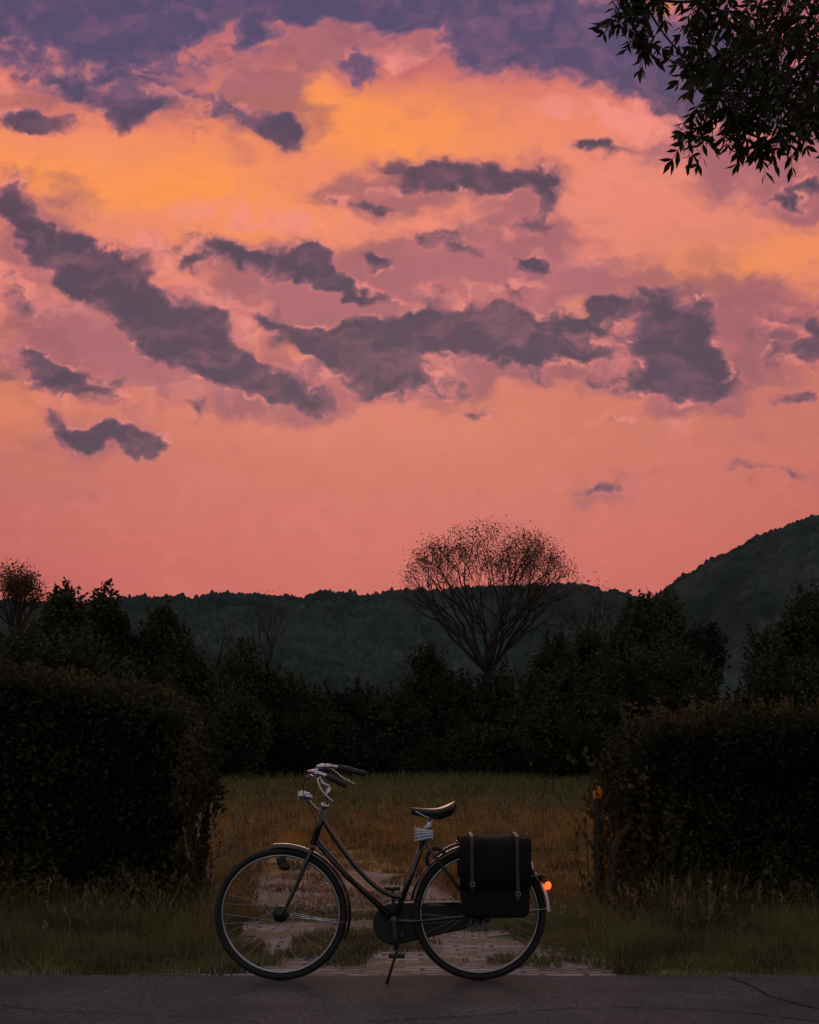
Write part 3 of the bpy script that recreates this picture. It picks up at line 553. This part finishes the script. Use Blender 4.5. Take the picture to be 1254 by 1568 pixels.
# ------------------------------------------------ bicycle
DB=8.6; PPM=F/DB
def B(px,py,y=0.): return np.array([(px-CX)/PPM, DB+y, .01+(1503.4-py)/PPM])
bk=empty('bicycle',B(600,1503)*[1,1,0])
black=simple('black_enamel',(.012,.013,.016),(.010,.010,.012),8,.22,spec=.6,coat=.6)
chrome=simple('chrome',(.62,.66,.74),(.5,.54,.62),40,.18,metal=1)
rub=simple('tyre_rubber',(.012,.012,.013),rough=.7); alu=simple('aluminium',(.45,.48,.55),(.35,.37,.43),30,.35,metal=1)
plastic=simple('black_plastic',(.012,.012,.014),rough=.5); canvas=simple('pannier_canvas',(.008,.008,.009),(.012,.011,.012),120,.85,spec=.2,bump=.3)
leather=simple('tan_leather_strap',(.075,.034,.020),(.045,.022,.014),60,.6); white=simple('white_paint',(.75,.77,.8),(.65,.67,.7),20,.35)
saddlem=simple('saddle_vinyl',(.016,.016,.02),rough=.35); lockm=simple('lock_cable_sleeve',(.62,.68,.85),(.5,.56,.72),20,.3)
redl=simple('tail_light_lens',(.8,.06,.02),(.7,.04,.01),20,.25,emis=(1,.10,.015),es=2.2)
FW=B(430,1403); RW=B(734,1404); R=.350
FW[2]=RW[2]=R+.008
def wheel(c,tag,hubr):
    an=np.linspace(0,math.tau,97)[:-1]
    ring=lambda r,y=0:np.stack([c[0]+r*np.cos(an),c[1]+y+an*0,c[2]+r*np.sin(an)],-1)
    m=M(); tube(m,ring(R-.019),.019,12,True); m.obj(tag+'_tyre',rub,bk)
    m=M(); tube(m,ring(R-.042,.009),.0062,8,True); tube(m,ring(R-.042,-.009),.0062,8,True); tube(m,ring(R-.040),.008,8,True); m.obj(tag+'_rim',alu,bk)
    m=M(); n=36
    for i in range(n):
        a=i*math.tau/n; s=1 if i%2 else -1; b=a+(.9 if (i//2)%2 else -.9)
        tube(m,[(c[0]+hubr*math.cos(b),c[1]+s*.028,c[2]+hubr*math.sin(b)),(c[0]+(R-.046)*math.cos(a),c[1]+s*.003,c[2]+(R-.046)*math.sin(a))],.0011,4,False,False)
    m.obj(tag+'_spokes',alu,bk)
    m=M(); tube(m,[c+[0,y,0] for y in(-.075,-.04,-.036,-.03,.03,.036,.04,.075)],[.008,.010,hubr*.9,hubr,hubr,hubr*.9,.010,.008],20); m.obj(tag+'_hub',plastic,bk)
wheel(FW,'front_wheel',.043); wheel(RW,'rear_wheel',.036)
def fender(c,a0,a1,r,name,mat,w=.03):
    m=M(); n=40; k=9; v=[]
    for i in range(n+1):
        a=math.radians(a0+(a1-a0)*i/n)
        for j in range(k):
            t=-1+2*j/(k-1); rr=r-.016*t*t; v.append((c[0]+rr*math.cos(a),c[1]+w*t,c[2]+rr*math.sin(a)))
    f=[(i*k+j,(i+1)*k+j,(i+1)*k+j+1,i*k+j+1) for i in range(n) for j in range(k-1)]
    m.add(v,f); ob=m.obj(name,mat,bk); s=ob.modifiers.new('s','SOLIDIFY'); s.thickness=.002; return ob
fender(FW,98,-22,R+.022,'front_mudguard',black); fender(RW,168,26,R+.022,'rear_mudguard',black); fender(RW,26,2,R+.023,'mudguard_tail',white,.031)
m=M()
ht=B(497,1238); hb=B(480,1296); BB=B(604,1412); st_=B(650,1286)
tube(m,[ht,hb],.019,14)
tube(m,[B(482,1288),B(530,1343),BB],.0165,12)
tube(m,catmull([B(493,1256),B(515,1290),B(545,1330),B(575,1360),B(600,1374),B(619,1377)],6),.0135,12)
tube(m,[BB,st_],.0155,12); tube(m,[BB+[0,-.035,0],BB+[0,.035,0]],.024,14)
for s in(-1,1):
    tube(m,catmull([B(650,1292,s*.012),B(665,1312,s*.035),B(698,1358,s*.055),RW+[0,s*.062,0]],5),.0075,8)
    tube(m,catmull([BB+[0,s*.02,0],B(640,1412,s*.045),RW+[0,s*.062,0]],5),.0095,8)
    tube(m,catmull([B(479,1300,s*.02),B(474,1312,s*.045),B(456,1354,s*.05),B(440,1388,s*.05),FW+[0,s*.052,0]],6),[*np.linspace(.013,.008,25)],10)
tube(m,[B(479,1300,-.05),B(479,1300,.05)],.013,10)
m.obj('frame',black,bk)
m=M()
tube(m,[B(498,1237),B(502,1217),B(504,1208)],.0115,12); tube(m,[B(504,1208),B(494,1203),B(488,1195)],.011,12); tube(m,[B(487,1195,-.03),B(487,1195,.03)],.017,14)
tube(m,[B(650,1286),B(662,1250)],.0125,12); tube(m,[B(496,1240),B(498,1234)],.022,14); tube(m,[B(648,1290),B(651,1283)],.020,12)
m.obj('stem_and_seat_post',chrome,bk)
m=M(); barN=catmull([B(487,1195,0),B(480,1193,-.07),B(474,1188,-.16),B(482,1183,-.235),B(505,1190,-.27)],7); barF=catmull([B(487,1195,0),B(484,1189,.07),B(482,1182,.16),B(492,1176,.235),B(515,1179,.265)],7)
tube(m,barN,.011,12); tube(m,barF,.011,12); m.obj('handlebar',chrome,bk)
m=M(); tube(m,catmull([B(505,1190,-.27),B(520,1197,-.285),B(534,1204,-.29)],5),[.015]+[.0165]*9+[.015],12); tube(m,catmull([B(515,1179,.265),B(535,1184,.28),B(558,1190,.285)],5),[.015]+[.0165]*9+[.015],12); m.obj('grips',plastic,bk)
m=M(); 
tube(m,catmull([B(489,1186,-.235),B(492,1202,-.25),B(500,1215,-.27),B(514,1228,-.285)],5),.0045,8); tube(m,catmull([B(499,1178,.235),B(510,1186,.25),B(522,1196,.27),B(541,1206,.28)],5),.0045,8)
tube(m,[B(486,1184,-.22),B(491,1188,-.255)],.017,10); tube(m,[B(496,1177,.22),B(502,1178,.255)],.017,10)
ellipsoid(m,B(494,1176,-.18),(.024,.024,.014)); m.obj('brake_levers_and_bell',chrome,bk)
m=M()
tube(m,catmull([B(489,1190,-.235),B(472,1195,-.2),B(466,1215,-.1),B(474,1236,-.03),B(484,1262,-.028),B(478,1300,-.03)],6),.0028,6)
tube(m,catmull([B(497,1180,.235),B(470,1188,.18),B(468,1212,.05),B(480,1240,0),B(495,1262,-.02)],6),.0028,6)
tube(m,catmull([B(440,1388,-.06),B(462,1345,-.06),B(478,1302,-.04)],5),.0025,6)
tube(m,catmull([B(486,1290,-.02),B(540,1350,-.02),B(600,1408,-.03)],5),.003,6)
m.obj('cables',plastic,bk)
m=M(); tube(m,[B(458,1221,0),B(462,1221,0),B(472,1223,0),B(479,1226,0)],[.020,.026,.021,.008],16); tube(m,catmull([B(472,1226),B(482,1238),B(492,1244)],4),.004,8); m.obj('headlamp',chrome,bk)
m=M(); ellipsoid(m,B(457.5,1221,0),(.006,.021,.021)); m.obj('headlamp_lens',white,bk)
m=M(); ellipsoid(m,B(437,1329,-.05),(.03,.012,.02)); box(m,B(432,1320,-.035),(.05,.02,.04),.4); m.obj('front_brake_caliper',plastic,bk,True,.004)
m=M()
for s in(-1,1):
    tube(m,[FW+[.03,s*.045,-.01],FW+[.36,s*.034,-.045]],.0024,6); tube(m,[FW+[.03,s*.045,.01],FW+[.30,s*.032,-.06]],.0022,6); tube(m,[RW+[.0,s*.05,0],RW+[.355,s*.034,.03]],.0024,6); tube(m,[RW+[0,s*.05,0],RW+[.30,s*.034,.22]],.0024,6)
m.obj('mudguard_stays',chrome,bk)
m=M(); ns=16; k=16; v=[]
for i in range(ns+1):
    t=i/ns; px=629+t*69
    w=.018+.092*max(0,min(1,(t-.15)/.65))**1.3; w*= math.sin(min(1,(1-t)/.16)*math.pi/2)**.5 if t>.84 else 1; w*= math.sin(min(1,(t+.01)/.08)*math.pi/2)
    top=1240+ -3*t -8*max(0,(t-.55)/.45)**1.5+3*math.sin(t*math.pi); dep=(12+16*min(1,t*1.5))/PPM*(.5 if t>.97 else 1)
    c=B(px,top)
    for j in range(k):
        a=math.tau*j/k; yy=max(w,.004)*math.cos(a); zz=math.sin(a); v.append((c[0],c[1]+yy,c[2]-.010+(zz*.012 if zz>0 else zz*dep*.8*(abs(math.cos(a))**.5*.7+.3))))
f=[(i*k+j,i*k+(j+1)%k,(i+1)*k+(j+1)%k,(i+1)*k+j) for i in range(ns) for j in range(k)]+[tuple(range(k)),tuple(ns*k+j for j in range(k-1,-1,-1))]
m.add(v,f); ob=m.obj('saddle',saddlem,bk)
m=M()
for s in(-1,1):
    tube(m,catmull([B(636,1245,s*.015),B(655,1254,s*.03),B(675,1256,s*.045),B(688,1250,s*.055)],5),.004,6)
    a=np.linspace(0,math.tau*4,50); P=np.stack([B(685,0)[0]+.014*np.cos(a),DB+s*.055+.014*np.sin(a),B(0,1257)[2]+a/(math.tau*4)*.05],-1); tube(m,P,.003,5)
tube(m,[B(661,1254,-.035),B(661,1254,.035)],.012,10); m.obj('saddle_springs',chrome,bk)
m=M(); a=np.linspace(0,math.tau*4.5,110); c=B(649,1281); P=np.stack([c[0]+.046*np.cos(a)+.0*a,c[1]+.04*np.sin(a),c[2]-.032+a/(math.tau*4.5)*.06+.008*np.cos(a*1.1)],-1); tube(m,P,.0062,8)
box(m,B(655,1268,-.03),(.04,.022,.02),.5); m.obj('coil_lock',lockm,bk)
m=M(); an=np.linspace(math.radians(20),math.radians(330),30); c=B(668,1318); P=np.stack([c[0]+.05*np.cos(an),c[1]-.0+an*0,c[2]+.055*np.sin(an)],-1); tube(m,P,.011,8); m.obj('ring_lock',plastic,bk)
def outline(c1,r1,c2,r2,n=18):
    d=c2-c1; L_=np.linalg.norm(d); th=math.atan2(d[1],d[0]); al_=math.acos((r1-r2)/L_); P=[]
    for i in range(n+1):
        a=th+al_+(math.tau-2*al_)*i/n; P.append(c1+r1*np.array([math.cos(a),math.sin(a)]))
    for i in range(n+1):
        a=th-al_+2*al_*i/n; P.append(c2+r2*np.array([math.cos(a),math.sin(a)]))
    return P
m=M(); P=outline(np.array([B(603,0)[0],B(0,1419)[2]]),.112,np.array([RW[0]+.01,RW[2]-.0]),.062); n=len(P)
v=[(q[0],DB+.03,q[1]) for q in P]+[(q[0],DB+.075,q[1]) for q in P]; m.add(v,[tuple(range(n)),tuple(range(2*n-1,n-1,-1))]+[(i,i+n,(i+1)%n+n,(i+1)%n) for i in range(n)]); m.obj('chain_case',plastic,bk,False,.010)
m=M(); tube(m,[B(640,1388,.02),B(706,1386,.02)],.0035,6); tube(m,[B(632,1392,-.02),B(705,1388,-.05)],.005,8)
BC=B(604,1414); tube(m,[BC+[0,-.045,0],BC+[0,-.065,0]],.016,12); tube(m,[BC+[0,-.06,0],BC+[.012,-.068,-.165]],[.013,.009],10); tube(m,[BC+[0,.08,0],BC+[-.012,.085,.165]],[.013,.009],10); m.obj('cranks',plastic,bk)
m=M()
for s,dx,dz in((-1,.012,-.165),(1,-.012,.165)):
    c=BC+[dx,s*.115,dz]
    box(m,c+[0,-.03,0],(.085,.018,.020)); box(m,c+[0,.03,0],(.085,.018,.020)); tube(m,[c+[0,-.045,0],c+[0,.045,0]],.009,8)
m.obj('pedals',plastic,bk,False,.003)
m=M(); c=B(612,1440,-.05); tube(m,[c,B(606,1462,-.08),B(592,1506,-.14)],[.008,.0075,.0075],10); tube(m,[B(592,1506,-.14)+[-.018,0,-.002],B(592,1506,-.14)+[.016,0,-.002]],.006,8)
tube(m,[B(618,1425,-.03),c],.011,8); m.obj('kickstand',plastic,bk)
m=M()
for s in(-1,1):
    tube(m,catmull([B(664,1316,s*.02),B(685,1300,s*.05),B(715,1292,s*.06),B(800,1290,s*.06),B(806,1297,s*.06),B(812,1330,s*.055),B(822,1350,s*.03)],5),.0055,8)
    tube(m,[B(775,1291,s*.06),B(745,1370,s*.065),RW+[0,s*.068,0]],.005,8); tube(m,[B(720,1292,s*.06),RW+[0,s*.068,0]],.005,8)
for px in(700,730,765,800): tube(m,[B(px,1291,-.06),B(px,1291,.06)],.005,8)
m.obj('rear_rack',black,bk)
def bag(y0,y1,name):
    m=M(); v=[]; 
    pts=[(704,1300),(708,1398),(716,1403),(800,1403),(807,1396),(809,1298),(806,1290),(708,1290)]
    for yy,k in((y0,1),((y0+y1)/2,1.02),(y1,.97)):
        for q in pts:
            b_=B(756+(q[0]-756)*k,1346+(q[1]-1346)*k); v.append((b_[0],DB+yy,b_[2]))
    n=len(pts); f=[tuple(range(n-1,-1,-1)),tuple(range(2*n,3*n))]+[(r_*n+i,r_*n+(i+1)%n,(r_+1)*n+(i+1)%n,(r_+1)*n+i) for r_ in(0,1) for i in range(n)]
    m.add(v,f); return m.obj(name,canvas,bk,False,.012)
bag(-.08,-.19,'pannier_near'); bag(.08,.19,'pannier_far')
m=M()
prof=[(-.207,1358),(-.209,1320),(-.206,1292),(-.19,1285),(-.08,1282),(0,1281),(.08,1282),(.19,1285),(.206,1292),(.207,1350)]
v=[];n=len(prof); xs_=[702,706,720,738,756,772,788,803,809]; sg=[2.5,.5,-.6,.8,1.6,.9,-.5,.6,2.8]
for i,px in enumerate(xs_):
    for (yy,pp) in prof:
        b_=B(px,pp+(2.5*math.sin(i*2.1)if pp>1330 else sg[i])); v.append((b_[0],DB+yy+(.006*math.sin(i*1.9+pp*.05) if abs(yy)>.2 else 0),b_[2]))
m.add(v,[(i*n+j,(i+1)*n+j,(i+1)*n+j+1,i*n+j+1) for i in range(len(xs_)-1) for j in range(n-1)]); ob=m.obj('pannier_flap',canvas,bk,True); s=ob.modifiers.new('s','SOLIDIFY'); s.thickness=.006; s.offset=0
m=M()
for px,bt in((720,1362),(788,1378)):
    pr=[(-.212,bt,),(-.218,bt-4),(-.220,1322),(-.217,1292),(-.196,1280.5),(-.08,1278),(.08,1278),(.196,1280.5),(.217,1292),(.218,1350)]
    v=[]
    for (yy,pp) in pr:
        for dx in(-.009,.009): b_=B(px+(1.5 if pp>1330 else 0),pp); v.append((b_[0]+dx,DB+yy,b_[2]))
    m.add(v,[(2*i,2*i+1,2*i+3,2*i+2) for i in range(len(pr)-1)])
ob=m.obj('straps',leather,bk,False); s=ob.modifiers.new('s','SOLIDIFY'); s.thickness=.003
m=M()
for px,py in((721,1352),(789,1366)):
    c=B(px,py,-.224); P=[c+[-.012,0,-.010],c+[.012,0,-.010],c+[.012,0,.010],c+[-.012,0,.010]]; tube(m,P,.0018,6,True)
m.obj('buckles',alu,bk)
m=M(); ellipsoid(m,B(839,1359,-.0),(.018,.03,.022)); m.obj('tail_light',redl,bk)
m=M(); ellipsoid(m,B(830,1346,0),(.022,.034,.018)); tube(m,[B(822,1350),B(838,1352)],.008,8); m.obj('tail_light_housing',plastic,bk)
m=M(); tube(m,[B(812,1322,-.055),B(818,1345,-.04)],.006,6); m.obj('rack_strut',chrome,bk)
